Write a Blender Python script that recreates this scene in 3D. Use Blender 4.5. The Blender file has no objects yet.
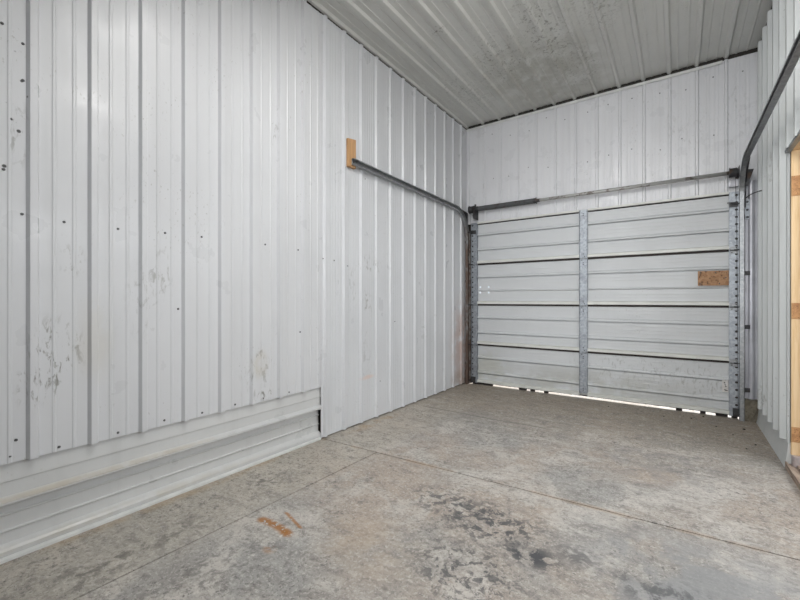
import bpy, bmesh, math, random
from mathutils import Vector, Matrix
random.seed(7)
sc = bpy.context.scene
COL = sc.collection
XL, XR, YB, ZC = -2.431, 0.6215, 5.067, 3.543      # left wall, right wall, back wall, ceiling
YREAR = -2.6
P = 0.2296                                          # pitch of the ribbed metal sheets

# ------------------------------------------------------------------ nodes
class NT:
    def __init__(s, name):
        s.m = bpy.data.materials.new(name); s.m.use_nodes = True
        s.t = s.m.node_tree; s.t.nodes.clear()
        s.out = s.n('ShaderNodeOutputMaterial'); s.b = s.n('ShaderNodeBsdfPrincipled')
        s.l(s.b.outputs[0], s.out.inputs[0])
        s.pos = s.n('ShaderNodeNewGeometry').outputs['Position']
    def n(s, k): return s.t.nodes.new(k)
    def l(s, a, b): s.t.links.new(a, b)
    def put(s, sock, v):
        if hasattr(v, 'links'): s.l(v, sock)
        else: sock.default_value = v
    def math(s, op, a, b=0.0, clamp=False):
        n = s.n('ShaderNodeMath'); n.operation = op; n.use_clamp = clamp
        s.put(n.inputs[0], a); s.put(n.inputs[1], b); return n.outputs[0]
    def scale(s, v, sc3):
        n = s.n('ShaderNodeVectorMath'); n.operation = 'MULTIPLY'
        s.put(n.inputs[0], v); n.inputs[1].default_value = sc3; return n.outputs[0]
    def noise(s, scale, detail=4, rough=.55, vec=None, dist=0.0):
        n = s.n('ShaderNodeTexNoise'); s.l(vec or s.pos, n.inputs['Vector'])
        n.inputs['Scale'].default_value = scale; n.inputs['Detail'].default_value = detail
        n.inputs['Roughness'].default_value = rough; n.inputs['Distortion'].default_value = dist
        return n.outputs['Fac']
    def step(s, v, lo, hi, a=0.0, b=1.0):
        n = s.n('ShaderNodeMapRange'); n.interpolation_type = 'SMOOTHSTEP'
        s.put(n.inputs[0], v); n.inputs[1].default_value = lo; n.inputs[2].default_value = hi
        n.inputs[3].default_value = a; n.inputs[4].default_value = b; return n.outputs[0]
    def mix(s, f, a, b):
        n = s.n('ShaderNodeMix'); n.data_type = 'RGBA'
        s.put(n.inputs[0], f)
        for i, v in ((6, a), (7, b)):
            if hasattr(v, 'links'): s.l(v, n.inputs[i])
            else: n.inputs[i].default_value = (*v, 1)
        return n.outputs[2]
    def blob(s, c, r):                              # 1 at c, 0 outside the ellipsoid of radii r
        n = s.n('ShaderNodeVectorMath'); n.operation = 'SUBTRACT'
        s.l(s.pos, n.inputs[0]); n.inputs[1].default_value = c
        v = s.scale(n.outputs[0], [1 / k for k in r])
        d = s.n('ShaderNodeVectorMath'); d.operation = 'LENGTH'; s.l(v, d.inputs[0])
        return s.step(d.outputs['Value'], 1.0, 0.25)
    def sep(s):
        n = s.n('ShaderNodeSeparateXYZ'); s.l(s.pos, n.inputs[0]); return n.outputs
    def dots(s, scale, r, vec=None):
        n = s.n('ShaderNodeTexVoronoi'); s.l(vec or s.pos, n.inputs['Vector']); n.inputs['Scale'].default_value = scale
        return s.step(n.outputs['Distance'], r, r * .6)
    def bump(s, h, strength, dist=.002):
        n = s.n('ShaderNodeBump'); n.inputs['Strength'].default_value = strength
        n.inputs['Distance'].default_value = dist; s.l(h, n.inputs['Height']); s.l(n.outputs[0], s.b.inputs['Normal'])
    def fin(s, col, rough=.5, metal=0.0, spec=.5):
        if hasattr(col, 'links'): s.l(col, s.b.inputs['Base Color'])
        else: s.b.inputs['Base Color'].default_value = (*col, 1)
        s.put(s.b.inputs['Roughness'], rough); s.b.inputs['Metallic'].default_value = metal
        s.b.inputs['Specular IOR Level'].default_value = spec
        return s.m

def plain(name, col, rough=.5, metal=0.0, var=.12, scale=20):
    t = NT(name); f = t.noise(scale, 5)
    return t.fin(t.mix(t.step(f, .3, .7), [c * (1 - var) for c in col], [min(1, c * (1 + var)) for c in col]), rough, metal)

def sheet_mat(name, base, grime, scuffs=(), dotsat=(), stains=(), rough=.32, speck=.5, bumpy=.12):
    t = NT(name)
    big = t.noise(.9, 5); streak = t.noise(1.0, 5, vec=t.scale(t.pos, (9, 9, .45)))
    c = t.mix(t.step(big, .35, .7), base, [k * .93 for k in base])
    c = t.mix(t.math('MULTIPLY', t.step(streak, .5, .75), .35 * grime), c, [k * .72 for k in base])
    area = t.step(t.noise(2.3, 3), .5, .68)
    sp = t.math('MULTIPLY', t.step(t.noise(70, 3, vec=t.scale(t.pos, (1, 1, .55))), .62, .72), area)
    c = t.mix(t.math('MULTIPLY', sp, speck), c, (.28, .27, .24))
    for ctr, r, st in scuffs:
        m = t.math('MULTIPLY', t.blob(ctr, r), t.step(t.noise(34, 5, .65, vec=t.scale(t.pos, (1, 1, .4)), dist=.6), .52, .66))
        c = t.mix(t.math('MULTIPLY', m, st), c, (.16, .155, .13))
    for ctr, r, scl in dotsat:
        m = t.math('MULTIPLY', t.step(t.blob(ctr, r), .05, .3), t.dots(scl, .16))
        c = t.mix(m, c, (.05, .05, .05))
    for ctr, r, col, st in stains:
        m = t.math('MULTIPLY', t.blob(ctr, r), t.step(t.noise(6, 4), .3, .6))
        c = t.mix(t.math('MULTIPLY', m, st), c, col)
    t.bump(t.noise(3.0, 2, vec=t.scale(t.pos, (1, 1, .6))), bumpy, .03)
    return t.fin(c, t.step(t.noise(5, 4), .3, .7, rough - .05, rough + .1), 0, .5)

WHITE = (.66, .668, .69)
M = {}
M['wall_left'] = sheet_mat('left_wall_metal', WHITE, .5,
    scuffs=[((XL, .60, .90), (.1, .14, .22), 1.0), ((XL, .54, .80), (.1, .12, .2), .8), ((XL, .66, 1.35), (.1, .07, .10), .6),
            ((XL, .98, 1.15), (.1, .12, .3), .35), ((XL, 1.72, .72), (.1, .10, .16), .6), ((XL, 1.76, .48), (.1, .14, .07), .7),
            ((XL, 1.72, .60), (.1, .22, .22), .35), ((XL, 1.85, 2.45), (.1, .05, .35), .5), ((XL, 1.07, 1.3), (.1, .08, .2), .5),
            ((XL, .47, 1.9), (.1, .05, .2), .5)],
    dotsat=[((XL, .43, 2.05), (.1, .09, .45), 17)],
    stains=[((XL, .75, .95), (.1, .12, .3), (.52, .47, .36), .22), ((XL, 1.72, .70), (.1, .1, .14), (.5, .43, .3), .35)])
M['wall_left_far'] = sheet_mat('far_left_wall_metal', (.65, .66, .685), .5,
    scuffs=[((XL, 2.96, 1.50), (.1, .28, .12), .45), ((XL, 2.90, 1.1), (.1, .12, .22), .5), ((XL, 2.88, .7), (.1, .12, .5), .25),
            ((XL, 2.7, 1.25), (.1, .1, .3), .35)],
    stains=[((XL, 5.05, .55), (.12, .6, .9), (.50, .39, .36), 1.0), ((XL, 4.9, .1), (.1, .4, .15), (.3, .2, .14), .6),
            ((XL, 2.9, .42), (.1, .14, .03), (.70, .50, .42), .6)])
M['kick'] = sheet_mat('kick_panel_metal', (.62, .625, .625), 1.0,
    stains=[((XL, .8, .27), (.1, .9, .018), (.45, .38, .27), .55), ((XL, .9, .04), (.1, 1.2, .03), (.50, .47, .40), .5)])
M['wall_back'] = sheet_mat('back_wall_metal', (.70, .705, .73), .9, rough=.3, speck=.45, bumpy=.25,
    scuffs=[((.45, YB, 3.0), (.14, .1, .6), .25), ((.05, YB, 2.9), (.3, .1, .3), .25), ((.42, YB, 2.35), (.15, .1, .25), .4)])
M['wall_right'] = sheet_mat('right_wall_metal', (.62, .645, .65), 1.0, speck=.6, rough=.4,
    scuffs=[((XR, 4.3, 2.25), (.1, .5, .35), .35), ((XR, 4.6, .3), (.1, .7, .2), .5)])
M['ceiling'] = sheet_mat('ceiling_metal', (.64, .645, .62), 0.4, speck=.6, rough=.5,
    scuffs=[((-1.75, 3.1, ZC), (.12, .10, .1), 1.0), ((-1.45, 3.9, ZC), (.4, .8, .1), .75), ((-1.0, 3.7, ZC), (.3, 1.0, .1), .8), ((-.85, 4.4, ZC), (.3, .7, .1), .85), ((-.55, 3.4, ZC), (.3, .8, .1), .6), ((-2.0, 4.2, ZC), (.4, .8, .1), .5)],
    stains=[((-1.2, 4.4, ZC), (.9, 1.1, .2), (.34, .335, .29), .6)])
M['white_trim'] = plain('white_trim_metal', (.66, .67, .66), .4, 0, .08, 9)
M['door_skin'] = sheet_mat('door_skin_metal', (.60, .615, .63), .3, speck=.45, rough=.42, bumpy=.05,
    stains=[((-.9, YB, .1), (1.6, .2, .35), (.44, .44, .41), .7), ((-2.1, YB, .2), (.4, .2, .4), (.43, .43, .36), .5)],
    scuffs=[((-.4, YB, .35), (1.0, .2, .3), .35), ((.2, YB, .3), (.3, .2, .3), .35)])
M['flange'] = plain('door_rail_cream', (.66, .665, .63), .4, 0, .06, 6)
def galv(name, col, rough):
    t = NT(name)
    v = t.n('ShaderNodeTexVoronoi'); t.l(t.pos, v.inputs['Vector']); v.inputs['Scale'].default_value = 55
    g = t.n('ShaderNodeSeparateColor'); t.l(v.outputs['Color'], g.inputs[0])
    c = t.mix(g.outputs[0], [k * .8 for k in col], [k * 1.15 for k in col])
    c = t.mix(t.math('MULTIPLY', t.step(t.noise(7, 5), .52, .7), .5), c, [k * .55 for k in col])
    return t.fin(c, rough, .65)
M['galv'] = galv('galvanized_stile', (.36, .385, .42), .5)
M['track'] = galv('galvanized_track', (.27, .28, .29), .4)
def rusty(name, col, rust, amt):
    t = NT(name)
    c = t.mix(t.step(t.noise(14, 6), .62 - amt * .3, .75 - amt * .3), col, rust)
    return t.fin(c, .5, .5)
M['track_old'] = rusty('weathered_track', (.33, .32, .31), (.17, .12, .095), .6)
M['dark_steel'] = rusty('oily_dark_steel', (.055, .055, .058), (.09, .06, .045), .2)
M['spring'] = rusty('oiled_spring_steel', (.13, .135, .14), (.09, .07, .06), .2)
M['shaft'] = rusty('torsion_tube_steel', (.42, .42, .41), (.17, .15, .13), .3)
M['screw'] = plain('screw_head', (.10, .10, .105), .5, .5)
M['rubber'] = plain('dark_rubber_and_shade', (.035, .028, .027), .8)  # rubber of the bottom seal, also the painted shade in seams and stile holes
M['dark'] = plain('dark_backing_and_gap_shade', (.03, .027, .024), .9)  # for the added backing slabs and the shade strips in the gaps
M['jamb_metal'] = plain('galvanized_jamb', (.52, .52, .56), .28, .25, .10, 6)

def wood(name, base, dark, axis, knots=()):
    t = NT(name)
    st = {'z': (22, 22, 1.2), 'x': (1.2, 22, 22), 'y': (22, 1.2, 22)}[axis]
    g = t.noise(2.2, 6, .6, vec=t.scale(t.pos, st), dist=1.2)
    c = t.mix(t.step(g, .35, .7), base, dark)
    for ctr, r in knots:
        m = t.math('MULTIPLY', t.blob(ctr, r), t.step(t.noise(30, 3), .4, .6)); c = t.mix(t.math('MULTIPLY', m, .8), c, [k * .45 for k in dark])
    t.bump(g, .2)
    return t.fin(c, .65)
M['block'] = wood('fresh_lumber_block', (.56, .33, .16), (.40, .22, .10), 'z', [((XL + .06, 2.64, 2.52), (.03, .014, .014)), ((XL + .06, 2.60, 2.42), (.03, .012, .012))])
M['jamb_wood'] = wood('pale_pine_jamb', (.72, .53, .32), (.62, .42, .22), 'z')
M['sill_wood'] = wood('stained_sill_wood', (.42, .33, .26), (.22, .16, .13), 'y')
def flakes(name, a, b, d, scale):
    t = NT(name)
    n1 = t.noise(scale, 5, .6, dist=1.0); n2 = t.noise(scale * 2.3, 4)
    c = t.mix(t.step(n1, .35, .62), a, b); c = t.mix(t.step(n2, .56, .68), c, d)
    t.bump(n1, .4); return t.fin(c, .8)
M['osb'] = flakes('flaky_osb', (.46, .27, .15), (.33, .18, .095), (.06, .035, .02), 26)
M['knot'] = flakes('rough_knotty_wood', (.50, .27, .12), (.36, .18, .08), (.16, .08, .04), 40)
M['concrete_block'] = flakes('mossy_block', (.20, .175, .135), (.13, .115, .085), (.08, .08, .05), 18)

def floor_mat():
    t = NT('stained_concrete')
    big = t.noise(.75, 4, .6, dist=.4); mid = t.noise(2.6, 6, .62, dist=.5); fine = t.noise(13, 6, .7); grit = t.noise(60, 4, .7)
    x, y, z = t.sep()
    tan, grey, pale, olive = (.40, .34, .29), (.325, .315, .30), (.49, .46, .425), (.48, .435, .365)
    c = t.mix(t.step(big, .40, .60), tan, grey)
    c = t.mix(t.math('MULTIPLY', t.step(mid, .47, .60), .9), c, pale)
    c = t.mix(t.math('MULTIPLY', t.step(x, -1.75, -2.0), .55), c, olive)                      # strip along the left wall
    c = t.mix(t.math('MULTIPLY', t.step(y, 2.9, 4.6), .75), c, (.30, .245, .185))          # brown dirt towards the garage door
    streaky = t.noise(5, 6, .7, vec=t.scale(t.pos, (1.0, 2.4, 1)), dist=.8)
    c = t.mix(t.math('MULTIPLY', t.step(streaky, .50, .66), .55), c, (.20, .185, .17))
    c = t.mix(t.math('MULTIPLY', t.step(streaky, .44, .30), .5), c, (.56, .535, .505))
    c = t.mix(t.math('MULTIPLY', t.step(fine, .52, .66), .6), c, (.165, .155, .145))
    c = t.mix(t.math('MULTIPLY', t.step(fine, .44, .30), .5), c, (.60, .575, .54))
    g2 = t.noise(34, 5, .75, dist=.3)
    c = t.mix(t.math('MULTIPLY', t.math('MULTIPLY', t.step(g2, .54, .63), t.step(t.noise(1.9, 5, .65), .42, .60)), .85), c, (.14, .132, .125))
    c = t.mix(t.math('MULTIPLY', t.math('MULTIPLY', t.step(g2, .45, .34), t.step(t.noise(2.7, 5, .65), .44, .60)), .7), c, (.64, .61, .57))
    c = t.mix(t.math('MULTIPLY', t.step(t.noise(48, 3, .8), .53, .60), .42), c, (.16, .148, .138))
    c = t.mix(t.math('MULTIPLY', t.step(t.noise(55, 3, .8), .46, .39), .38), c, (.66, .63, .58))
    sp = t.math('MULTIPLY', t.step(grit, .60, .68), t.step(t.noise(3.2, 4), .45, .60))
    c = t.mix(t.math('MULTIPLY', sp, .95), c, (.055, .053, .052))
    c = t.mix(t.math('MULTIPLY', t.step(grit, .38, .30), .45), c, (.64, .61, .57))
    def stain(ctr, r, col, st, lo=.47, hi=.57, sc_=9):
        nonlocal c
        m = t.math('MULTIPLY', t.blob(ctr, r), t.step(t.noise(sc_, 6, .68, dist=.4), lo, hi))
        c = t.mix(t.math('MULTIPLY', m, st), c, col)
    K = (.075, .076, .082)
    stain((.10, 2.0, 0), (.75, .55, .1), (.27, .275, .28), .75, .38, .55, 4)
    stain((-.55, 1.80, 0), (.20, .13, .1), K, 1.0, .45, .54, 15)
    stain((-.38, 1.92, 0), (.16, .12, .1), K, .6, .42, .55, 14)
    stain((-.80, 1.95, 0), (.42, .28, .1), K, .9, .50, .555, 16)
    stain((-1.05, 2.0, 0), (.40, .22, .1), K, .75, .50, .555, 18)
    stain((-.75, 1.55, 0), (.45, .3, .1), K, .75, .52, .57, 22)
    stain((.05, 1.85, 0), (.5, .16, .1), K, .7, .48, .58, 12)
    stain((-2.05, .75, 0), (.16, .6, .1), (.13, .125, .11), .6, .48, .58, 13)
    stain((-2.15, 1.60, 0), (.13, .22, .1), (.12, .115, .11), .7, .48, .56, 20)
    stain((-1.65, .95, 0), (.22, .5, .1), (.13, .128, .12), .55, .50, .6, 18)
    stain((-.1, 3.3, 0), (.7, .6, .1), (.25, .24, .235), .5, .45, .6, 7)
    stain((-2.34, 2.9, 0), (.10, .5, .1), (.36, .24, .13), .6, .4, .6, 6)
    stain((-2.40, 1.2, 0), (.07, 1.2, .1), (.42, .31, .19), .5, .35, .6, 6)
    stain((-1.2, 1.45, 0), (.4, .3, .1), (.44, .35, .26), .35, .4, .6, 5)
    # orange rust marks
    R = (.34, .145, .035)
    for p in ((-1.785, 1.285), (-1.745, 1.290), (-1.70, 1.292), (-1.655, 1.290), (-1.61, 1.285), (-1.585, 1.278)):
        stain((p[0], p[1], 0), (.050, .038, .1), R, .85, .39, .47, 34)
    for k in range(9):
        stain((-1.735 + k * .020, 1.400 - k * .006, 0), (.026, .013, .1), R, .7, .36, .46, 38)
    stain((-1.55, 1.15, 0), (.05, .04, .1), R, .5, .4, .55, 20)
    # hairline crack halfway to the door
    d = t.math('ABSOLUTE', t.math('SUBTRACT', t.math('ADD', y, t.math('MULTIPLY', t.math('SUBTRACT', t.noise(1.6, 2), .5), .12)), 3.66))
    m = t.math('MULTIPLY', t.step(d, .022, .004), t.math('MULTIPLY', t.step(x, -2.3, -2.15), t.step(x, -.75, -1.15)))
    c = t.mix(t.math('MULTIPLY', m, .55), c, (.12, .115, .105))
    d2 = t.math('ABSOLUTE', t.math('SUBTRACT', y, t.math('ADD', 2.352, t.math('MULTIPLY', t.math('ADD', x, 1.87), .046))))
    m = t.math('MULTIPLY', t.step(d2, .035, .008), t.step(t.noise(4, 3), .42, .6))
    c = t.mix(t.math('MULTIPLY', m, .45), c, (.40, .29, .2))
    t.bump(t.math('ADD', fine, t.math('MULTIPLY', grit, .5)), .25, .004)
    return t.fin(c, t.step(mid, .35, .65, .55, .8), 0, .35)
M['floor'] = floor_mat()
M['joint'] = plain('joint_dirt', (.06, .05, .042), .9, 0, .4, 6)
M['ground'] = plain('sunlit_concrete_apron', (.72, .71, .68), .8, 0, .06, 4)

# ------------------------------------------------------------------ geometry helpers
def tag(o, label=None, cat=None, group=None, kind=None):
    for k, v in (('label', label), ('category', cat), ('group', group), ('kind', kind)):
        if v: o[k] = v
    return o
def empty(name, loc):
    o = bpy.data.objects.new(name, None); COL.objects.link(o); o.location = loc; o.empty_display_size = .1; return o
def wloc(o):
    v = Vector((0, 0, 0))
    while o: v += o.location; o = o.parent
    return v
def obj(name, bm, mat, parent=None, origin=None, solid=0, smooth=False, bevel=0):
    """one mesh object from world-space geometry"""
    off = wloc(parent) if parent else Vector((0, 0, 0))
    org = Vector(origin) if origin is not None else off
    bmesh.ops.remove_doubles(bm, verts=bm.verts, dist=1e-6)
    bmesh.ops.recalc_face_normals(bm, faces=bm.faces)
    bmesh.ops.translate(bm, verts=bm.verts, vec=-org)
    me = bpy.data.meshes.new(name); bm.to_mesh(me); bm.free(); me.materials.append(mat)
    o = bpy.data.objects.new(name, me); COL.objects.link(o)
    o.location = org - off; o.parent = parent
    if smooth:
        for p in me.polygons: p.use_smooth = True
    if bevel:
        b = o.modifiers.new('b', 'BEVEL'); b.width = bevel; b.segments = 2; b.limit_method = 'ANGLE'
    if solid:
        s = o.modifiers.new('s', 'SOLIDIFY'); s.thickness = solid; s.offset = 0
    return o
def box(bm, x0, x1, y0, y1, z0, z1):
    v = [bm.verts.new(p) for p in ((x0, y0, z0), (x1, y0, z0), (x1, y1, z0), (x0, y1, z0), (x0, y0, z1), (x1, y0, z1), (x1, y1, z1), (x0, y1, z1))]
    for f in ((0, 3, 2, 1), (4, 5, 6, 7), (0, 1, 5, 4), (1, 2, 6, 5), (2, 3, 7, 6), (3, 0, 4, 7)): bm.faces.new([v[i] for i in f])
def BX(*a):
    bm = bmesh.new(); box(bm, *a); return bm
def prism(bm, pts, a, b, f):
    """pts: closed 2-D outline; f(u, w, t) -> xyz, extruded t from a to b"""
    A = [bm.verts.new(f(u, w, a)) for u, w in pts]; B = [bm.verts.new(f(u, w, b)) for u, w in pts]
    n = len(pts)
    for i in range(n): bm.faces.new((A[i], A[(i + 1) % n], B[(i + 1) % n], B[i]))
    bm.faces.new(A[::-1]); bm.faces.new(B)
def sheet(bm, prof, ts, f, skip=None):
    """open profile [(s, h)] swept along the values ts"""
    rows = [[bm.verts.new(f(s, h, t)) for s, h in prof] for t in ts]
    for j in range(len(ts) - 1):
        for i in range(len(prof) - 1):
            if skip and skip(.5 * (prof[i][0] + prof[i + 1][0]), .5 * (ts[j] + ts[j + 1])): continue
            bm.faces.new((rows[j][i], rows[j][i + 1], rows[j + 1][i + 1], rows[j + 1][i]))
def ribbed(s0, s1, first, h=.02, base=.0235, top=.0105, minor=(1 / 3, 2 / 3), mh=.003, mw=.009, pitch=P):
    pts = [(s0, 0.0)]; k = math.floor((s0 - first) / pitch) - 1
    while True:
        c = first + k * pitch
        if c - base > s1: break
        grp = [(c - base, 0), (c - top, h), (c + top, h), (c + base, 0)]
        for m in minor:
            q = c + m * pitch; grp += [(q - mw, 0), (q - mw * .45, mh), (q + mw * .45, mh), (q + mw, 0)]
        if grp[0][0] > s0 and grp[3][0] < s1: pts += grp[:4]
        pts += [g for g in grp[4:] if s0 < g[0] < s1]
        k += 1
    pts.append((s1, 0.0))
    out = []
    for p in sorted(pts, key=lambda q: q[0]):
        if not out or p[0] > out[-1][0] + 1e-5: out.append(p)
    return out
def tube(bm, pts, r, seg=8, cap=True):
    rings = []; pts = [Vector(p) for p in pts]; prev = None
    for i, p in enumerate(pts):
        t = (pts[min(i + 1, len(pts) - 1)] - pts[max(i - 1, 0)]).normalized()
        a = prev - t * prev.dot(t) if prev is not None else t.orthogonal()
        a.normalize(); prev = a; b = t.cross(a)
        rr = r[i] if isinstance(r, (list, tuple)) else r
        rings.append([bm.verts.new(p + (a * math.cos(q) + b * math.sin(q)) * rr) for q in [2 * math.pi * k / seg for k in range(seg)]])
    for A, B in zip(rings, rings[1:]):
        for k in range(seg): bm.faces.new((A[k], A[(k + 1) % seg], B[(k + 1) % seg], B[k]))
    if cap: bm.faces.new(rings[0][::-1]); bm.faces.new(rings[-1])
def T(pts, r, seg=8):
    bm = bmesh.new(); tube(bm, pts, r, seg); return bm
def lathe_x(bm, prof, y, z, seg=20):                # prof [(x, r)] about an axis along X
    tube(bm, [(x, y, z) for x, r in prof], [max(r, 1e-4) for x, r in prof], seg)
def lathe_steps(prof):                              # nudges equal x apart so rings never coincide
    out = []
    for x, r in prof:
        if out and x <= out[-1][0]: x = out[-1][0] + 2e-4
        out.append((x, r))
    return out
def plate_holes(bm, x0, x1, y, zs, hx, r, depth):
    """strip in the XZ plane at y, one round hole per cell of zs; each hole a shallow dark cup"""
    for a, b in zip(zs, zs[1:]):
        zc = (a + b) / 2
        outer = [(x1, zc), (x1, b), (hx, b), (x0, b), (x0, zc), (x0, a), (hx, a), (x1, a)]
        inner = [(hx + r * math.cos(k * math.pi / 4), zc + r * math.sin(k * math.pi / 4)) for k in range(8)]
        O = [bm.verts.new((p, y, q)) for p, q in outer]; I = [bm.verts.new((p, y, q)) for p, q in inner]
        J = [bm.verts.new((p, y + depth, q)) for p, q in inner]
        for k in range(8):
            n = (k + 1) % 8
            bm.faces.new((O[k], O[n], I[n], I[k])); bm.faces.new((I[k], I[n], J[n], J[k]))

# ------------------------------------------------------------------ the room
# floor: three slabs parted by tooled joints
def cross(x): return 2.352 + (x + 1.87) * .046     # the joint across the room
bm = bmesh.new(); g = .0048
def slab(poly):
    A = [bm.verts.new((x, y, 0)) for x, y in poly]; B = [bm.verts.new((x, y, -.09)) for x, y in poly]
    n = len(poly)
    bm.faces.new(A); bm.faces.new(B[::-1])
    for i in range(n): bm.faces.new((A[i], A[(i + 1) % n], B[(i + 1) % n], B[i]))
xl, xr = XL - .10, 2.7
xj0, xj1 = -1.965, -1.872
slab([(xl, YREAR), (xj0 - g, YREAR), (xj1 - g, cross(xj1) - g), (xl, cross(xl) - g)])
slab([(xj0 + g, YREAR), (xr, YREAR), (xr, cross(xr) - g), (xj1 + g, cross(xj1) - g)])
slab([(xl, cross(xl) + g), (xr, cross(xr) + g), (xr, YB + .09), (xl, YB + .09)])
fl = tag(obj('floor', bm, M['floor']), 'stained and patchy bare concrete floor with saw cut joints', 'floor', kind='structure')
obj('joint_filler', BX(xl + .01, xr - .01, YREAR + .01, YB, -.03, -.009), M['joint'], fl)

# left wall: near sheet, far sheet, screws, added dark slab behind to stop light leaks
FR = .516
near = ribbed(YREAR, 2.318, FR, h=.023, base=.0225, top=.0125)
bm = bmesh.new()
sheet(bm, near, (.43, 1.5, 2.5, 3.533), lambda s, h, t: (XL + h, s, t))
wl = tag(obj('wall_left', bm, M['wall_left'], solid=.0012), 'tall white ribbed metal wall on the left', 'wall', kind='structure')
far = ribbed(2.306, YB, FR + 8 * P, minor=(.22, .36, .50, .64, .78), mh=.0022, mw=.011)
bm = bmesh.new()
sheet(bm, far, (.012, 1.2, 2.4, 3.533), lambda s, h, t: (XL + .004 + h, s, t))
obj('wall_sheet', bm, M['wall_left_far'], wl, solid=.0012)
obj('light_stop_slab', BX(XL - .16, XL - .05, YREAR, YB + .12, 0, ZC + .13), M['dark'], wl)
obj('gap_shade_strip', BX(XL - .05, XL - .004, YREAR, YB, 3.515, 3.58), M['dark'], wl)  # dark strip painted in for the shade in the gap under the ceiling
def screw_mesh():
    bm = bmesh.new(); tube(bm, [(0, 0, 0), (.002, 0, 0), (.0021, 0, 0), (.006, 0, 0)], [.0068, .0068, .0045, .004], 6)
    me = bpy.data.meshes.new('screw'); bm.to_mesh(me); bm.free(); me.materials.append(M['screw']); return me
SM = screw_mesh()
def screw(parent, p, rz=0):
    o = bpy.data.objects.new('screw', SM); COL.objects.link(o); o.parent = parent
    o.location = Vector(p) - wloc(parent); o.rotation_euler = (0, 0, rz)
for y, z in [(.48, 1.544), (.63, 1.532), (.855, 1.532), (1.09, 1.543), (1.305, 1.548), (1.768, 1.554), (2.069, 1.546), (1.163, 1.102),
             (1.419, 1.013), (1.308, .452), (1.532, .455), (.46, .527), (.611, .450), (.855, .452), (1.086, .46), (2.089, .904), (.483, 2.316), (.415, 2.37),
             (1.75, .452), (1.98, .452), (.44, .46), (.483, 2.15), (.42, 1.73)]:
    screw(wl, (XL + .0006, y, z))
for y, z in [(2.33, 1.50), (2.37, 1.50), (2.46, 1.495), (2.63, 1.46), (3.34, 2.42), (3.35, .93), (4.2, .9), (3.1, .35), (2.87, 2.3)]:
    screw(wl, (XL + .0046, y, z))

# ribbed kick panel laid sideways along the foot of the near sheet, and its floor trim
B0 = -.030
kp = [(.010, B0), (.012, -.004), (.020, .004), (.040, .004), (.050, -.004), (.062, B0)]
for q in (.122, .196): kp += [(q - .012, B0), (q - .004, B0 + .008), (q + .001, B0 + .008), (q + .003, B0)]
kp += [(.246, B0), (.249, .016), (.254, .022), (.266, .022), (.282, -.004), (.345, -.004), (.348, .001), (.356, .001), (.47, -.010)]
bm = bmesh.new()
sheet(bm, kp, (YREAR, 0, 1, 2.318), lambda s, h, t: (XL - .010 + h, t, s))
tag(obj('baseboard_left', bm, M['kick'], solid=.0012), 'white ribbed metal kick panel laid sideways at the foot of the left wall', 'kick panel', kind='structure')
bm = bmesh.new()
prism(bm, [(XL - .02, 0), (XL + .010, 0), (XL + .010, .012), (XL - .002, .018), (XL - .02, .018)], YREAR, 2.305, lambda u, w, t: (u, t, w))
tag(obj('trim_1', bm, M['white_trim']), 'narrow metal floor trim under the kick panel', 'trim', kind='structure')

# back wall above and beside the garage door
bp = ribbed(XL + .002, XR - .001, -2.161 + .0, h=.014, base=.017, top=.008, minor=(.3, .42, .6, .72), mh=.0015, mw=.009, pitch=.2314)
bm = bmesh.new()
sheet(bm, bp, (2.205, 2.6, 3.1, 3.535), lambda s, h, t: (s, YB - h, t))
wb = tag(obj('wall_back', bm, M['wall_back'], solid=.0012), 'white ribbed metal wall above the garage door', 'wall', kind='structure')
obj('gap_shade_strip', BX(XL, XR, YB - .004, YB + .03, 3.5315, 3.578), M['dark'], wb)  # dark strip painted in for the shaded gap above the trim
obj('light_stop_slab', BX(XL - .16, XR + .2, YB + .03, YB + .11, 2.13, ZC + .13), M['dark'], wb)  # added unseen slab, keeps outside light from leaking in
obj('side_return', BX(XL - .05, -2.36, YB + .02, YB + .10, 0, 2.13), M['dark'], wb)
obj('side_return', BX(.50, XR + .2, YB + .02, YB + .10, 0, 2.13), M['dark'], wb)
for k in range(12):
    for z in (3.37 - .012 * (k % 3), 2.80 + .02 * (k % 2)):
        if random.random() < .8: screw(wb, (-2.161 + (k + .45 + .2 * random.random()) * .2314, YB - .0005, z + random.uniform(-.05, .05)), -math.pi / 2)
bm = bmesh.new()
prism(bm, [(YB - .020, 3.500), (YB - .020, 3.530), (YB + .02, 3.530), (YB + .02, 3.525), (YB - .015, 3.525), (YB - .015, 3.500)], XL + .01, .355, lambda u, w, t: (t, u, w))
tag(obj('trim_2', bm, M['white_trim']), 'thin white metal trim between back wall and ceiling', 'trim', kind='structure')

# right wall with the lumber-framed opening
OY0, OY1, OZ = .75, 3.741, 2.172
def fr(s, h, t): return (XR - h, s, t)
bm = bmesh.new()
kw = dict(h=.032, base=.036, top=.018, minor=(.5,), mh=.008, mw=.018)
sheet(bm, ribbed(OY1 + .002, YB, 4.812 - 4 * P, **kw), (.17, 1.2, 2.4, 3.492), fr)
sheet(bm, ribbed(OY0, OY1 + .002, 4.812 - 4 * P, **kw), (OZ, 2.8, 3.492), fr)
sheet(bm, ribbed(YREAR, OY0, 4.812 - 4 * P, **kw), (.17, 1.2, 2.4, 3.492), fr)
wr = tag(obj('wall_right', bm, M['wall_right'], solid=.0012), 'white ribbed metal wall on the right beside the framed opening', 'wall', kind='structure')
obj('gap_shade_strip', BX(XR + .004, XR + .05, YREAR, YB, 3.48, 3.578), M['dark'], wr)  # dark strip painted in for the shaded gap at the wall top
bm = bmesh.new()
box(bm, XR + .03, XR + .13, OY1 + .05, YB + .02, 0, ZC + .13); box(bm, XR + .03, XR + .13, OY0 - .05, OY1 + .05, OZ + .05, ZC + .13)
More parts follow.
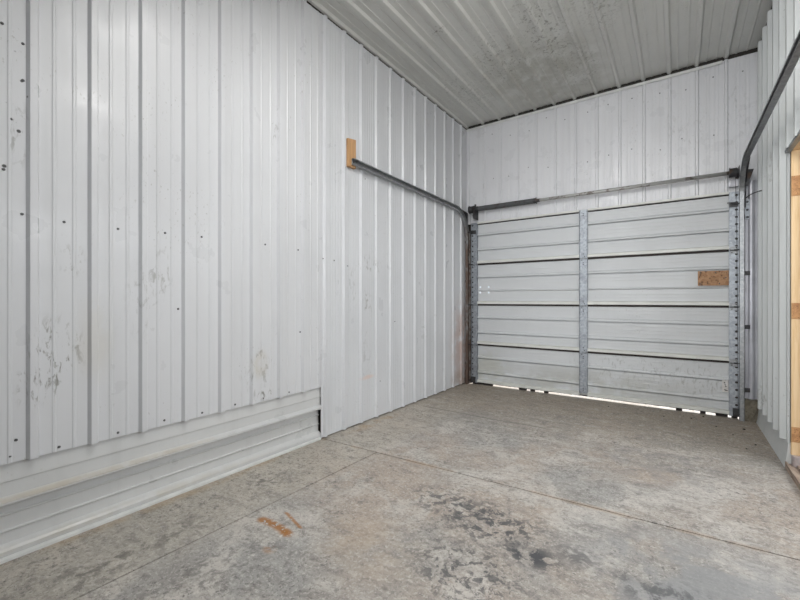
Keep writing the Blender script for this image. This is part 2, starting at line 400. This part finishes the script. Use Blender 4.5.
box(bm, XR + .03, XR + .13, YREAR, OY0 - .05, 0, ZC + .13)
obj('light_stop_slab', bm, M['dark'], wr)  # added unseen slabs that block light behind the sheets
for y, z in [(4.36, 2.03), (4.62, .28), (3.92, 2.9), (4.0, 1.2), (4.7, 1.9)]:
    screw(wr, (XR - .0005, y, z), math.pi)
bm = bmesh.new()
prism(bm, [(XR - .026, 0), (XR + .03, 0), (XR + .03, .185), (XR - .004, .178), (XR - .018, .04)], OY1 + .02, YB - .10, lambda u, w, t: (u, t, w))
prism(bm, [(XR - .026, 0), (XR + .03, 0), (XR + .03, .185), (XR - .004, .178), (XR - .018, .04)], YREAR, OY0 - .02, lambda u, w, t: (u, t, w))
tag(obj('baseboard_right', bm, M['wall_right'], bevel=.003), 'scuffed grey white skirting at the foot of the right wall', 'skirting', kind='structure')

# ceiling
cp = ribbed(XL - .035, XR + .02, -2.182 + 0, h=.024, base=.025, top=.012, minor=(.33, .67), mh=.004, mw=.009, pitch=.2333)
bm = bmesh.new()
sheet(bm, cp, (YREAR, 0, 2.5, YB + .015), lambda s, h, t: (s, t, ZC + .028 - h))
cl = tag(obj('ceiling', bm, M['ceiling'], solid=.0012), 'dingy ribbed metal ceiling', 'ceiling', kind='structure')
obj('light_stop_top', BX(XL - .2, XR + .2, YREAR, YB + .12, ZC + .06, ZC + .14), M['dark'], cl)  # added unseen slab over the ceiling, keeps the sun out

# galvanized cladding at the right-hand door jamb and what it stands on
jp = [(.512, .0), (.530, .0), (.533, .006), (.545, .006)]
jp += [(.570 - .021 * math.cos(a), .006 + .020 * math.sin(a)) for a in [math.pi * k / 8 for k in range(1, 8)]]
jp += [(.597, .006), (.600, 0), (.6215, 0)]
bm = bmesh.new(); sheet(bm, jp, (.205, 1.2, 2.30), lambda s, h, t: (s, YB - .014 - h, t))
tag(obj('trim_3', bm, M['jamb_metal'], solid=.0015), 'bright galvanized jamb cladding between the door track and right wall', 'trim', kind='structure')
bm = bmesh.new(); box(bm, .508, .619, YB - .085, YB + .02, 0, .20)
bmesh.ops.subdivide_edges(bm, edges=bm.edges, cuts=5, use_grid_fill=True)
for v in bm.verts: v.co += Vector((random.uniform(-.004, .001), random.uniform(-.006, .006), random.uniform(-.006, .006) if v.co.z > .02 else 0))
tag(obj('trim_4', bm, M['concrete_block']), 'grimy mossy block at the foot of the right door jamb', 'jamb foot', kind='structure')
bm = bmesh.new(); sheet(bm, [(-2.426, 0), (-2.418, .012), (-2.404, .012), (-2.398, 0)], (.20, 1.1, 2.12), lambda s, h, t: (s, YB - .03 - h, t))
tag(obj('trim_5', bm, M['white_trim'], solid=.0015), 'thin white trim in the far left corner beside the rusty track', 'trim', kind='structure')
bm = bmesh.new(); box(bm, -2.424, -2.385, YB - .06, YB + .02, 0, .19)
bmesh.ops.subdivide_edges(bm, edges=bm.edges, cuts=4, use_grid_fill=True)
for v in bm.verts: v.co += Vector((random.uniform(-.004, .004), random.uniform(-.006, .006), random.uniform(-.012, .008) if v.co.z > .02 else 0))
tag(obj('trim_6', bm, rusty('rotted_corner', (.20, .16, .13), (.10, .06, .045), .5)), 'rotted brown corner post foot beside the left track', 'jamb foot', kind='structure')

# framed opening in the right wall
dr = tag(empty('door_2', (XR + .07, OY1, 0)), 'lumber framed doorway in the right wall', 'doorway', kind='structure')
obj('jamb', BX(XR + .006, XR + .15, OY1 + .001, OY1 + .04, .10, OZ), M['jamb_wood'], dr, bevel=.002)
obj('jamb', BX(XR + .006, XR + .15, OY0 - .04, OY0 - .001, .045, OZ), M['jamb_wood'], dr, bevel=.002)
obj('door_stop', BX(XR + .058, XR + .15, OY1 - .014, OY1, .10, OZ - .015), wood('stop_strip', (.52, .35, .19), (.42, .27, .13), 'z'), dr, bevel=.001)
obj('header', BX(XR + .006, XR + .15, OY0 - .04, OY1 + .04, OZ + .001, OZ + .04), M['jamb_wood'], dr, bevel=.002)
obj('header_flashing', BX(XR - .024, XR + .006, OY0 - .02, OY1 + .02, OZ - .008, OZ + .012), M['track'], dr, bevel=.001)
for a, b in ((1.862, 1.998), (1.026, 1.135), (.189, .291)):
    o = obj('knot', BX(XR + .007, XR + .056, OY1 - .0025, OY1 + .002, a, b), M['knot'], dr); o['label'] = 'rough brown knotty patch on the pale jamb'
bm = bmesh.new()
box(bm, XR - .022, XR + .15, OY0 - .04, OY1 + .02, 0, .03); box(bm, XR - .022, XR - .012, OY0 - .04, OY1 + .02, .03, .043); box(bm, XR + .03, XR + .045, OY0 - .04, OY1 + .0, .03, .045)
obj('sill', bm, M['sill_wood'], dr)
bm = bmesh.new(); tube(bm, [(XR + .028, OY1 - .012, .03), (XR + .028, OY1 - .012, .10)], .023, 14)
o = obj('corner_boot', bm, plain('worn_boot_metal', (.42, .37, .37), .45, .3), dr); o['label'] = 'worn metal boot at the foot of the jamb'
bm = bmesh.new(); box(bm, XR + .05, XR + .085, OY1 - .01, OY1 + .04, .03, .10)
obj('corner_boot', bm, plain('worn_boot_metal_dark', (.22, .18, .18), .5, .3), dr)
obj('rear_wall', BX(XL - .16, 2.7, YREAR - .1, YREAR, 0, ZC), plain('dark_low_bounce_rear', (.16, .12, .08), .8), wr)  # unseen rear wall, coloured dark to cut bounce onto the near ribs
obj('passage_wall', BX(XR + .2, 2.6, YB + .01, YB + .09, 0, ZC), M['white_trim'], wr)
obj('passage_wall', BX(2.6, 2.7, YREAR, YB, 0, ZC), M['white_trim'], wr)

# ------------------------------------------------------------------ sectional garage door
YD = 5.062                                          # inner face of the door skin
DX0, DX1 = -2.335, .478
ZS = [2.213, 1.640, 1.088, .543, .020]
gd = tag(empty('door_1', ((DX0 + DX1) / 2, YD, 0)), 'closed sectional garage door of four white ribbed metal sections', 'garage door', kind='structure')
HO = [(-2.219, 1.331), (-2.098, 1.331), (-2.219, 1.257), (-2.098, 1.257)]
def fD(s, h, t): return (t, YD - h, s)
for i in range(4):
    zt, zb = ZS[i], ZS[i + 1]
    pr = [(zt, -.012), (zt - .006, -.012), (zt - .007, 0)]
    for q in (.050, .085, .118): pr += [(zt - q, 0), (zt - q - .003, .0018), (zt - q - .007, 0)]
    def rib(q): return [(zt - q + .026, 0), (zt - q + .010, .018), (zt - q - .006, .022), (zt - q - .008, -.022), (zt - q - .021, -.022), (zt - q - .023, 0)]
    pr += rib(.170)
    for q in (.225, .262, .30): pr += [(zt - q, 0), (zt - q - .003, .0018), (zt - q - .007, 0)]
    pr += rib(.372)
    for q in (.42, .455): pr += [(zt - q, 0), (zt - q - .003, .0018), (zt - q - .007, 0)]
    pr += [(zb + .003, 0), (zb + .001, -.012)]
    ts = [DX0 + .004, DX1 - .004]; skip = None
    if i == 1:
        w = .012
        xs = sorted({x + d for x, z in HO for d in (-w, w)}); ts = [ts[0]] + xs + [ts[1]]
        zs = sorted({z + d for x, z in HO for d in (-w, w)}, reverse=True)
        flat = [p for p in pr if not any(abs(p[0] - z) < w + .004 for x, z in HO)]
        pr = sorted(flat + [(z, 0) for z in zs], key=lambda p: -p[0])
        skip = lambda s, t: any(abs(s - z) < w * .9 and abs(t - x) < w * .9 for x, z in HO)
    bm = bmesh.new(); sheet(bm, pr, ts, fD, skip)
    sec = obj('door_section', bm, M['door_skin'], gd, solid=.002)
    for x0, x1 in ((-2.250, -.957), (-.868, .404)):
        bm = bmesh.new()
        prism(bm, [(YD + .001, zb + .054), (YD - .030, zb + .046), (YD - .036, zb + .042), (YD - .036, zb + .016), (YD - .030, zb + .013), (YD + .001, zb + .013)], x0, x1, lambda u, w_, t: (t, u, w_))
        obj('rail', bm, M['flange'], sec)
        if i < 3: obj('seam_shade', BX(x0, x1, YD - .016, YD - .001, zb - .009, zb + .0125), M['rubber'], sec)  # dark strip stands in for the shade in the seam gap
        if i == 0:
            obj('seam_shade', BX(x0, x1, YD - .010, YD - .001, zt - .030, zt - .0185), M['rubber'], sec)  # dark strip painted in for the shadow under the top rail
            bm = bmesh.new()
            prism(bm, [(YD + .001, zt + .006), (YD - .036, zt + .004), (YD - .038, zt - .018), (YD + .001, zt - .018)], x0, x1, lambda u, w_, t: (t, u, w_))
            obj('rail', bm, M['flange'], sec)
    # centre stile: a channel per section
    zlo = zb + (.004 if i < 3 else .045)
    bm = bmesh.new()
    prism(bm, [(-.957, YD - .001), (-.957, YD - .040), (-.945, YD - .044), (-.880, YD - .044), (-.868, YD - .040), (-.868, YD - .001)], zlo, zt - .004, lambda u, w_, t: (u, w_, t))
    st = obj('centre_stile', bm, M['galv'], gd)
    for dz in (.03, .05):
        for zz in (zt - dz - .02, zlo + dz):
            bm = bmesh.new(); tube(bm, [(-.912, YD - .043, zz), (-.912, YD - .048, zz)], .006, 6); obj('rivet', bm, M['dark_steel'], st)
    # end stiles with a row of punched holes
    for x0, x1, hx in ((.404, .478, .459), (-2.335, -2.250, -2.314)):
        n = max(1, round((zt - zb - .01) / .0705)); zs = [zb + .004 + (zt - zb - .008) * k / n for k in range(n + 1)]
        bm = bmesh.new(); plate_holes(bm, x0, x1, YD - .045, zs, hx, .0125, .010)
        box(bm, x0, x0 + .002, YD - .0448, YD - .001, zs[0], zs[-1]); box(bm, x1 - .002, x1, YD - .0448, YD - .001, zs[0], zs[-1])
        es = obj('end_stile', bm, M['galv'], gd)
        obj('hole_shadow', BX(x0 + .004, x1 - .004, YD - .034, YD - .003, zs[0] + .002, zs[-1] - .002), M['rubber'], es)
# hinges at the seams, rollers in the tracks
for z in ZS[1:4]:
    for xc, nm in ((.440, 'hinge'), (-2.292, 'hinge'), (-.912, 'hinge')):
        bm = bmesh.new(); wd = .030 if xc != -.912 else .026
        box(bm, xc - wd, xc + wd, YD - .049, YD - .0452, z + .010, z + .035); box(bm, xc - wd, xc + wd, YD - .049, YD - .0452, z - .035, z - .010)
        tube(bm, [(xc - wd, YD - .052, z), (xc + wd, YD - .052, z)], .009, 10)
        h = obj(nm, bm, M['galv'] if xc < 0 else M['track'], gd)
        for s in (-1, 1):
            bm = bmesh.new(); tube(bm, [(xc + s * wd * .55, YD - .049, z + .022 * s), (xc + s * wd * .55, YD - .055, z + .022 * s)], .006, 6); obj('bolt', bm, M['dark_steel'], h)
    for s, xa, xb in ((1, .44, .487), (-1, -2.30, -2.385)):
        bm = bmesh.new(); tube(bm, [(xa, YD - .068, z), (xb, YD - .068, z)], .0055, 8)
        lathe_x(bm, [(xb - .006, .004), (xb - .005, .020), (xb + .005, .020), (xb + .006, .004)], YD - .068, z, 14)
        obj('roller', bm, M['dark_steel'], gd)
for xa, xb, sx in ((.405, .487, 1), (-2.262, -2.385, -1)):
    z = 2.085
    bm = bmesh.new(); x0, x1 = (xa, .470) if sx > 0 else (-2.330, xa)
    box(bm, x0, x1, YD - .060, YD - .0455, z - .026, z + .020); box(bm, x0 - .018 if sx > 0 else x0, x0 + .03, YD - .068, YD - .060, z + .012, z + .020)
    tube(bm, [(x0 + .01, YD - .072, z), (xb, YD - .072, z)], .006, 8)
    lathe_x(bm, [(xb - .006, .004), (xb - .005, .020), (xb + .005, .020), (xb + .006, .004)], YD - .072, z, 14)
    obj('top_roller_bracket', bm, M['dark_steel'], gd)
    z = .055
    bm = bmesh.new(); x0, x1 = (.43, .476) if sx > 0 else (-2.333, -2.27)
    box(bm, x0, x1, YD - .056, YD - .0455, z - .03, z + .05)
    tube(bm, [(x0 + .01, YD - .068, z), (xb, YD - .068, z)], .006, 8)
    obj('bottom_bracket', bm, M['dark_steel'], gd)
# flaky board screwed over a hole, faded sticker, ragged bottom seal
bm = bmesh.new(); box(bm, .160, .4035, YD - .022, YD - .0005, 1.300, 1.447)
pb = obj('wood_patch', bm, M['osb'], gd, bevel=.001); pb['label'] = 'rough brown chipboard patch on the door'
for x, z in ((.178, 1.43), (.178, 1.318), (.30, 1.43), (.38, 1.375), (.33, 1.315)):
    bm = bmesh.new(); tube(bm, [(x, YD - .0215, z), (x, YD - .026, z)], .006, 6); obj('screw_head', bm, M['screw'], pb)
stk = obj('sticker', BX(.352, .400, YD - .0170, YD - .0005, .246, .386), plain('faded_label', (.62, .60, .58), .6), gd); stk['label'] = 'small faded pale sticker with dark lettering'
bm = bmesh.new()
for z, a, b in ((.372, .368, .392), (.366, .370, .386)): box(bm, a, b, YD - .0176, YD - .0171, z - .003, z + .003)
for z, a, b in ((.343, .364, .374), (.336, .366, .378), (.318, .372, .382), (.324, .366, .370), (.300, .376, .388), (.306, .374, .380), (.270, .366, .380), (.262, .372, .396), (.266, .380, .390)):
    box(bm, a, b, YD - .0176, YD - .0171, z - .0035, z + .0035)
obj('lettering', bm, plain('label_ink', (.10, .09, .09), .6), stk)
o = obj('lock_plate', BX(-2.205, -2.130, YD - .006, YD - .0003, 1.272, 1.279), M['dark_steel'], gd); o['label'] = 'small bar of the door lock between four bolt holes'
bm = bmesh.new()
x = DX0 + .01
while x < DX1 - .01:
    w = random.uniform(.015, .06); x1 = min(x + w, DX1 - .008)
    c = (x + x1) / 2
    low = c < -2.06 or -1.67 < c < -1.60 or -1.53 < c < -1.49 or -1.36 < c < -1.33 or -.02 < c < .05 or .17 < c < .21 or .30 < c < .40 or .43 < c
    box(bm, x, x1 + .001, YD - .012, YD + .012, .0006 if low else random.uniform(.023, .027), .036); x = x1
o = obj('bottom_seal', bm, M['rubber'], gd); o['label'] = 'ragged dark rubber seal with daylight showing under it'

# ------------------------------------------------------------------ tracks
def track(name, xw, s, pts, mat, label, cat='door track'):
    """C channel swept along pts in the YZ plane; web at x = xw, open towards s"""
    root = tag(empty(name, (xw, pts[0][0], 0)), label, cat)
    prof = [(.032, -.017), (.034, -.025), (.004, -.027), (0, -.023), (0, .023), (.004, .027), (.034, .025), (.032, .017)]
    bm = bmesh.new(); rows = []
    for i, (y, z) in enumerate(pts):
        a, b = pts[max(i - 1, 0)], pts[min(i + 1, len(pts) - 1)]
        ty, tz = b[0] - a[0], b[1] - a[1]; L = math.hypot(ty, tz); ny, nz = tz / L, -ty / L
        rows.append([bm.verts.new((xw + s * u, y + ny * w, z + nz * w)) for u, w in prof])
    for A, B in zip(rows, rows[1:]):
        for k in range(len(prof) - 1): bm.faces.new((A[k], A[k + 1], B[k + 1], B[k]))
    obj('rail', bm, mat, root, solid=.0022)
    return root
def path(yv, ztop, r, yend, zend, z0=.002):
    pts = [(yv, z0), (yv, 1.0), (yv, ztop - r)]
    for k in range(1, 13):
        a = math.pi / 2 * k / 12; pts.append((yv - r + r * math.cos(a), ztop - r + r * math.sin(a)))
    for k in range(1, 7): pts.append((yv - r + (yend - yv + r) * k / 6, ztop + (zend - ztop) * k / 6))
    return pts
YT = 4.984
t_ = NT('track_rusted_low'); x_, y_, z_ = t_.sep()
m_ = t_.math('MULTIPLY', t_.step(z_, 2.25, 2.0), t_.step(t_.noise(9, 5), .25, .55))
M['track_left'] = t_.fin(t_.mix(m_, t_.mix(t_.step(t_.noise(30, 4), .4, .65), (.33, .34, .35), (.25, .26, .27)), (.15, .105, .085)), .42, .5)
tl = track('door_track', -2.392, 1, path(YT, 2.362, .36, 2.645, 2.392), M['track_left'], 'galvanized door track on the left wall, ending at the wood block')
tr = track('door_track', .512, -1, path(YT, 2.440, .33, 1.9, 2.430), M['track'], 'galvanized door track on the right, curving overhead past the doorway')
# brackets that hold the upright runs to the jambs
for z in (.289, .896, 1.413, 1.95):
    bm = bmesh.new(); box(bm, .513, .517, YT - .02, YB - .022, z - .020, z + .020); box(bm, .513, .560, YB - .040, YB - .036, z - .020, z + .020)
    tube(bm, [(.545, YB - .040, z), (.545, YB - .050, z)], .009, 6)
    obj('jamb_bracket', bm, M['dark_steel'], tr)
    bm = bmesh.new(); box(bm, -2.4005, -2.394, YT - .02, YB - .034, z - .018, z + .018)
    obj('jamb_bracket', bm, M['dark_steel'], tl)
bm = bmesh.new()                                    # flag bracket behind the right-hand curve
prism(bm, [(YB - .022, 2.04), (YB - .022, 2.40), (4.70, 2.475), (4.70, 2.430), (4.965, 2.26), (4.965, 2.04)], .520, .524, lambda u, w, t: (t, u, w))
prism(bm, [(.528, 2.392), (.578, 2.388), (.533, 2.235), (.512, 2.250)], 4.952, 4.956, lambda u, w, t: (u, t, w))
obj('flag_bracket', bm, M['dark_steel'], tr)
bm = bmesh.new(); box(bm, .520, .556, YB - .045, YB - .041, 1.93, 2.12)
obj('bracket_plate', bm, M['galv'], tr)
for z in (1.95, 2.02, 2.095):
    bm = bmesh.new(); tube(bm, [(.538, YB - .044, z), (.538, YB - .058, z)], .010, 6); obj('bolt', bm, M['dark_steel'], tr)
bm = bmesh.new()                                    # flag bracket on the left
prism(bm, [(YB - .022, 2.02), (YB - .022, 2.36), (4.86, 2.38), (4.86, 2.33), (4.965, 2.24), (4.965, 2.02)], -2.399, -2.396, lambda u, w, t: (t, u, w))
obj('flag_bracket', bm, M['dark_steel'], tl)
bm = bmesh.new()                                    # old rusty angle that carries the upright run on the left
prism(bm, [(-2.390, YT + .029), (-2.345, YT + .029), (-2.345, YT + .033), (-2.386, YT + .033), (-2.386, YB - .005), (-2.390, YB - .005)], .01, 2.10, lambda u, w, t: (u, w, t))
o = obj('track_angle', bm, M['track_old'], tl); o['label'] = 'rust brown steel angle'
bm = bmesh.new()
tube(bm, [(-2.358, 2.668, 2.392), (-2.340, 2.668, 2.392)], .010, 6); tube(bm, [(-2.3915, 2.668, 2.392), (-2.358, 2.668, 2.392)], .005, 6)
obj('bolt', bm, M['dark_steel'], tl)

# wood block on the left wall
bm = bmesh.new(); box(bm, XL + .0055, XL + .0385, 2.600, 2.706, 2.345, 2.590)
for v in bm.verts:
    if v.co.z > 2.5: v.co.z += (v.co.y - 2.600) * .15
tag(obj('wood_block', bm, M['block'], origin=(XL + .03, 2.68, 2.335), bevel=.002), 'short upright piece of fresh lumber on the left wall where the door track ends', 'wood block')

# ------------------------------------------------------------------ torsion shaft over the door
YS, ZSH = 4.967, 2.383
ts = tag(empty('torsion_shaft', (-.92, YS, ZSH)), 'counterbalance shaft with a dark coil spring running across above the garage door', 'torsion shaft')
bm = bmesh.new(); lathe_x(bm, [(-2.345, .019), (-1.0, .019), (.469, .019)], YS, ZSH, 16)
obj('tube', bm, M['shaft'], ts, smooth=True)
bm = bmesh.new(); pts = []
x0, x1, turns = -2.205, -1.455, 92
for k in range(turns * 10 + 1):
    a = 2 * math.pi * k / 10; pts.append((x0 + (x1 - x0) * k / (turns * 10), YS + .0295 * math.cos(a), ZSH + .0295 * math.sin(a)))
tube(bm, pts, .0042, 5)
obj('spring', bm, M['spring'], ts, smooth=True)
bm = bmesh.new(); lathe_x(bm, lathe_steps([(-1.475, .018), (-1.475, .031), (-1.452, .033), (-1.440, .030), (-1.425, .022), (-1.395, .020), (-1.395, .017)]), YS, ZSH, 18)
o = obj('winding_cone', bm, M['dark_steel'], ts)
for a in range(4):
    q = a * math.pi / 2 + .4
    bm = bmesh.new(); tube(bm, [(-1.437, YS + .026 * math.cos(q), ZSH + .026 * math.sin(q)), (-1.437, YS + .041 * math.cos(q), ZSH + .041 * math.sin(q))], .0055, 6); obj('set_screw', bm, M['dark_steel'], o)
bm = bmesh.new(); lathe_x(bm, lathe_steps([(-2.225, .017), (-2.225, .036), (-2.205, .034), (-2.190, .026), (-2.185, .017)]), YS, ZSH, 18)
obj('stationary_cone', bm, M['dark_steel'], ts)
def drum(xs, r):
    bm = bmesh.new(); pr = [(xs[0], .017), (xs[0], r * 1.12), (xs[0] + .006, r * 1.12), (xs[0] + .006, r)]
    n = 5
    for k in range(n):
        a = xs[0] + .008 + (xs[1] - xs[0] - .014) * k / n; w_ = (xs[1] - xs[0] - .014) / n
        pr += [(a, r), (a + w_ * .5, r * .955), (a + w_ * .9, r)]
    pr += [(xs[1] - .004, r), (xs[1], r * .9), (xs[1], .017)]
    lathe_x(bm, lathe_steps(pr), YS, ZSH, 22); return bm
obj('cable_drum', drum((.400, .460), .043), M['dark_steel'], ts)
obj('cable_drum', drum((-2.336, -2.272), .047), M['dark_steel'], ts)
# end plates that carry the shaft
bm = bmesh.new(); box(bm, .470, .474, YS - .045, YB - .016, ZSH - .05, ZSH + .05); box(bm, .454, .474, YB - .020, YB - .016, ZSH - .05, ZSH + .05)
lathe_x(bm, [(.4605, .024), (.4699, .024)], YS, ZSH, 16)
obj('end_bearing_plate', bm, M['dark_steel'], ts)
bm = bmesh.new(); box(bm, .405, .474, YB - .055, YB - .016, 2.258, 2.263); box(bm, .405, .474, YB - .021, YB - .016, 2.258, 2.335); box(bm, .412, .416, YB - .055, YB - .016, 2.258, 2.335)
o = obj('angle_bracket', bm, M['jamb_metal'], ts); o['label'] = 'pale galvanized angle under the drum'
bm = bmesh.new(); box(bm, -2.249, -2.243, YS - .075, YB - .016, 2.245, ZSH + .035)
lathe_x(bm, [(-2.2445, .028), (-2.2265, .028)], YS, ZSH, 16)
tube(bm, [(-2.247, YS - .01, ZSH + .034), (-2.247, YS - .01, ZSH + .062)], .014, 8)
obj('end_bearing_plate', bm, M['dark_steel'], ts)
bm = bmesh.new(); box(bm, -2.31, -2.252, YB - .030, YB - .016, 2.25, 2.32); box(bm, -2.31, -2.252, YB - .075, YB - .030, 2.305, 2.311)
o = obj('angle_bracket', bm, M['shaft'], ts)
# lift cables from the drums to the bottom brackets
obj('lift_cable', T([(.440, YS - .044, ZSH - .01), (.452, YS - .030, 2.0), (.466, YD - .058, .9), (.470, YD - .060, .075)], .0018, 6), M['dark_steel'], ts)
obj('lift_cable', T([(-2.30, YS - .044, ZSH - .01), (-2.312, YS - .030, 2.0), (-2.326, YD - .058, .9), (-2.328, YD - .060, .075)], .0018, 6), M['dark_steel'], ts)

# loose wire from the jamb to the right wall
tag(obj('wire', T([(.530, 5.0, 2.135), (.552, 4.93, 2.146), (.578, 4.85, 2.143), (.602, 4.76, 2.135), (.6195, 4.70, 2.122)], .0045, 6), M['dark_steel'], origin=(.53, 5.0, 2.135)),
    'short bent dark wire reaching from the door jamb to the right wall', 'wire')

# crumbs of dirt on the concrete by the garage door
crumb = None
for k, (x, y, s) in enumerate([(.475, 4.635, .011), (.10, 4.78, .007), (-.12, 4.70, .006), (.28, 4.60, .007), (-.35, 4.86, .006), (.38, 4.40, .006), (.20, 4.92, .008), (.43, 4.05, .006), (-.62, 4.80, .006), (.50, 4.20, .007)]):
    if crumb is None:
        bm = bmesh.new(); bmesh.ops.create_icosphere(bm, subdivisions=2, radius=1)
        for v in bm.verts: v.co *= random.uniform(.75, 1.1); v.co.z = v.co.z * .6
        lo = min(v.co.z for v in bm.verts)
        for v in bm.verts: v.co.z -= lo
        o = crumb = obj('dirt_crumb', bm, plain('dark_dirt', (.05, .042, .035), .9))
    else:
        o = crumb.copy(); COL.objects.link(o)
    o.location = (x, y, 0.0005); o.scale = (s, s * 1.2, s); o.rotation_euler = (0, 0, k * 1.3)
    tag(o, 'tiny dark crumb of dirt on the concrete floor near the garage door', 'dirt crumb', 'dirt crumbs near the garage door')

# concrete apron outside, seen in the slit under the door
tag(obj('apron', BX(-8, 8, YB + .095, 16, -.12, -.012), M['ground']), 'sunlit concrete apron outside showing as a bright slit under the garage door', 'apron', kind='structure')

# ------------------------------------------------------------------ light
def area(name, loc, rot, sx, sy, power, col=(1, 1, 1), spread=180):
    l = bpy.data.lights.new(name, 'AREA'); l.shape = 'RECTANGLE'; l.size = sx; l.size_y = sy; l.energy = power; l.color = col; l.spread = math.radians(spread)
    o = bpy.data.objects.new(name, l); COL.objects.link(o); o.location = loc; o.rotation_euler = rot; return o
area('ceiling_lamp', (-1.0, 1.45, 3.46), (math.radians(24), 0, 0), .4, 1.0, 34, (1, .985, .96), 165)
pl = bpy.data.lights.new('ceiling_rib_fill', 'POINT'); pl.energy = 41; pl.shadow_soft_size = .09; pl.color = (1, .985, .96)  # added fill light that grazes and brightens the ceiling ribs
po = bpy.data.objects.new('ceiling_rib_fill', pl); COL.objects.link(po); po.location = (0.0, 1.55, 3.16)
area('side_doorway_daylight', (2.45, 2.2, 2.0), (0, math.radians(75), 0), 2.2, 3.4, 110, (.95, .98, 1))
area('rear_fill', (-.5, YREAR + .1, 1.7), (math.radians(90), 0, math.radians(2)), 2.0, 2.0, 16, (.95, .98, 1), 55)  # added fill aimed at the garage door, the rear wall is closed
sun = bpy.data.lights.new('sun', 'SUN'); sun.energy = 7; sun.angle = .01
so = bpy.data.objects.new('sun', sun); COL.objects.link(so); so.rotation_euler = (math.radians(-48), math.radians(10), 0)
w = bpy.data.worlds.new('sky'); sc.world = w; w.use_nodes = True
bg = w.node_tree.nodes['Background']; bg.inputs[0].default_value = (.86, .92, 1, 1); bg.inputs[1].default_value = .9

# ------------------------------------------------------------------ camera
cam = bpy.data.cameras.new('camera'); cam.sensor_width = 36; cam.lens = 395.8 / 800 * 36; cam.clip_start = .02
co = bpy.data.objects.new('camera', cam); COL.objects.link(co)
co.location = (0, 0, 1.155); co.rotation_euler = (math.radians(90), 0, .6134)
sc.camera = co
sc.view_settings.view_transform = 'Standard'; sc.view_settings.look = 'None'
sc.view_settings.exposure = 0.09; sc.view_settings.gamma = 1; sc.view_settings.use_curve_mapping = False
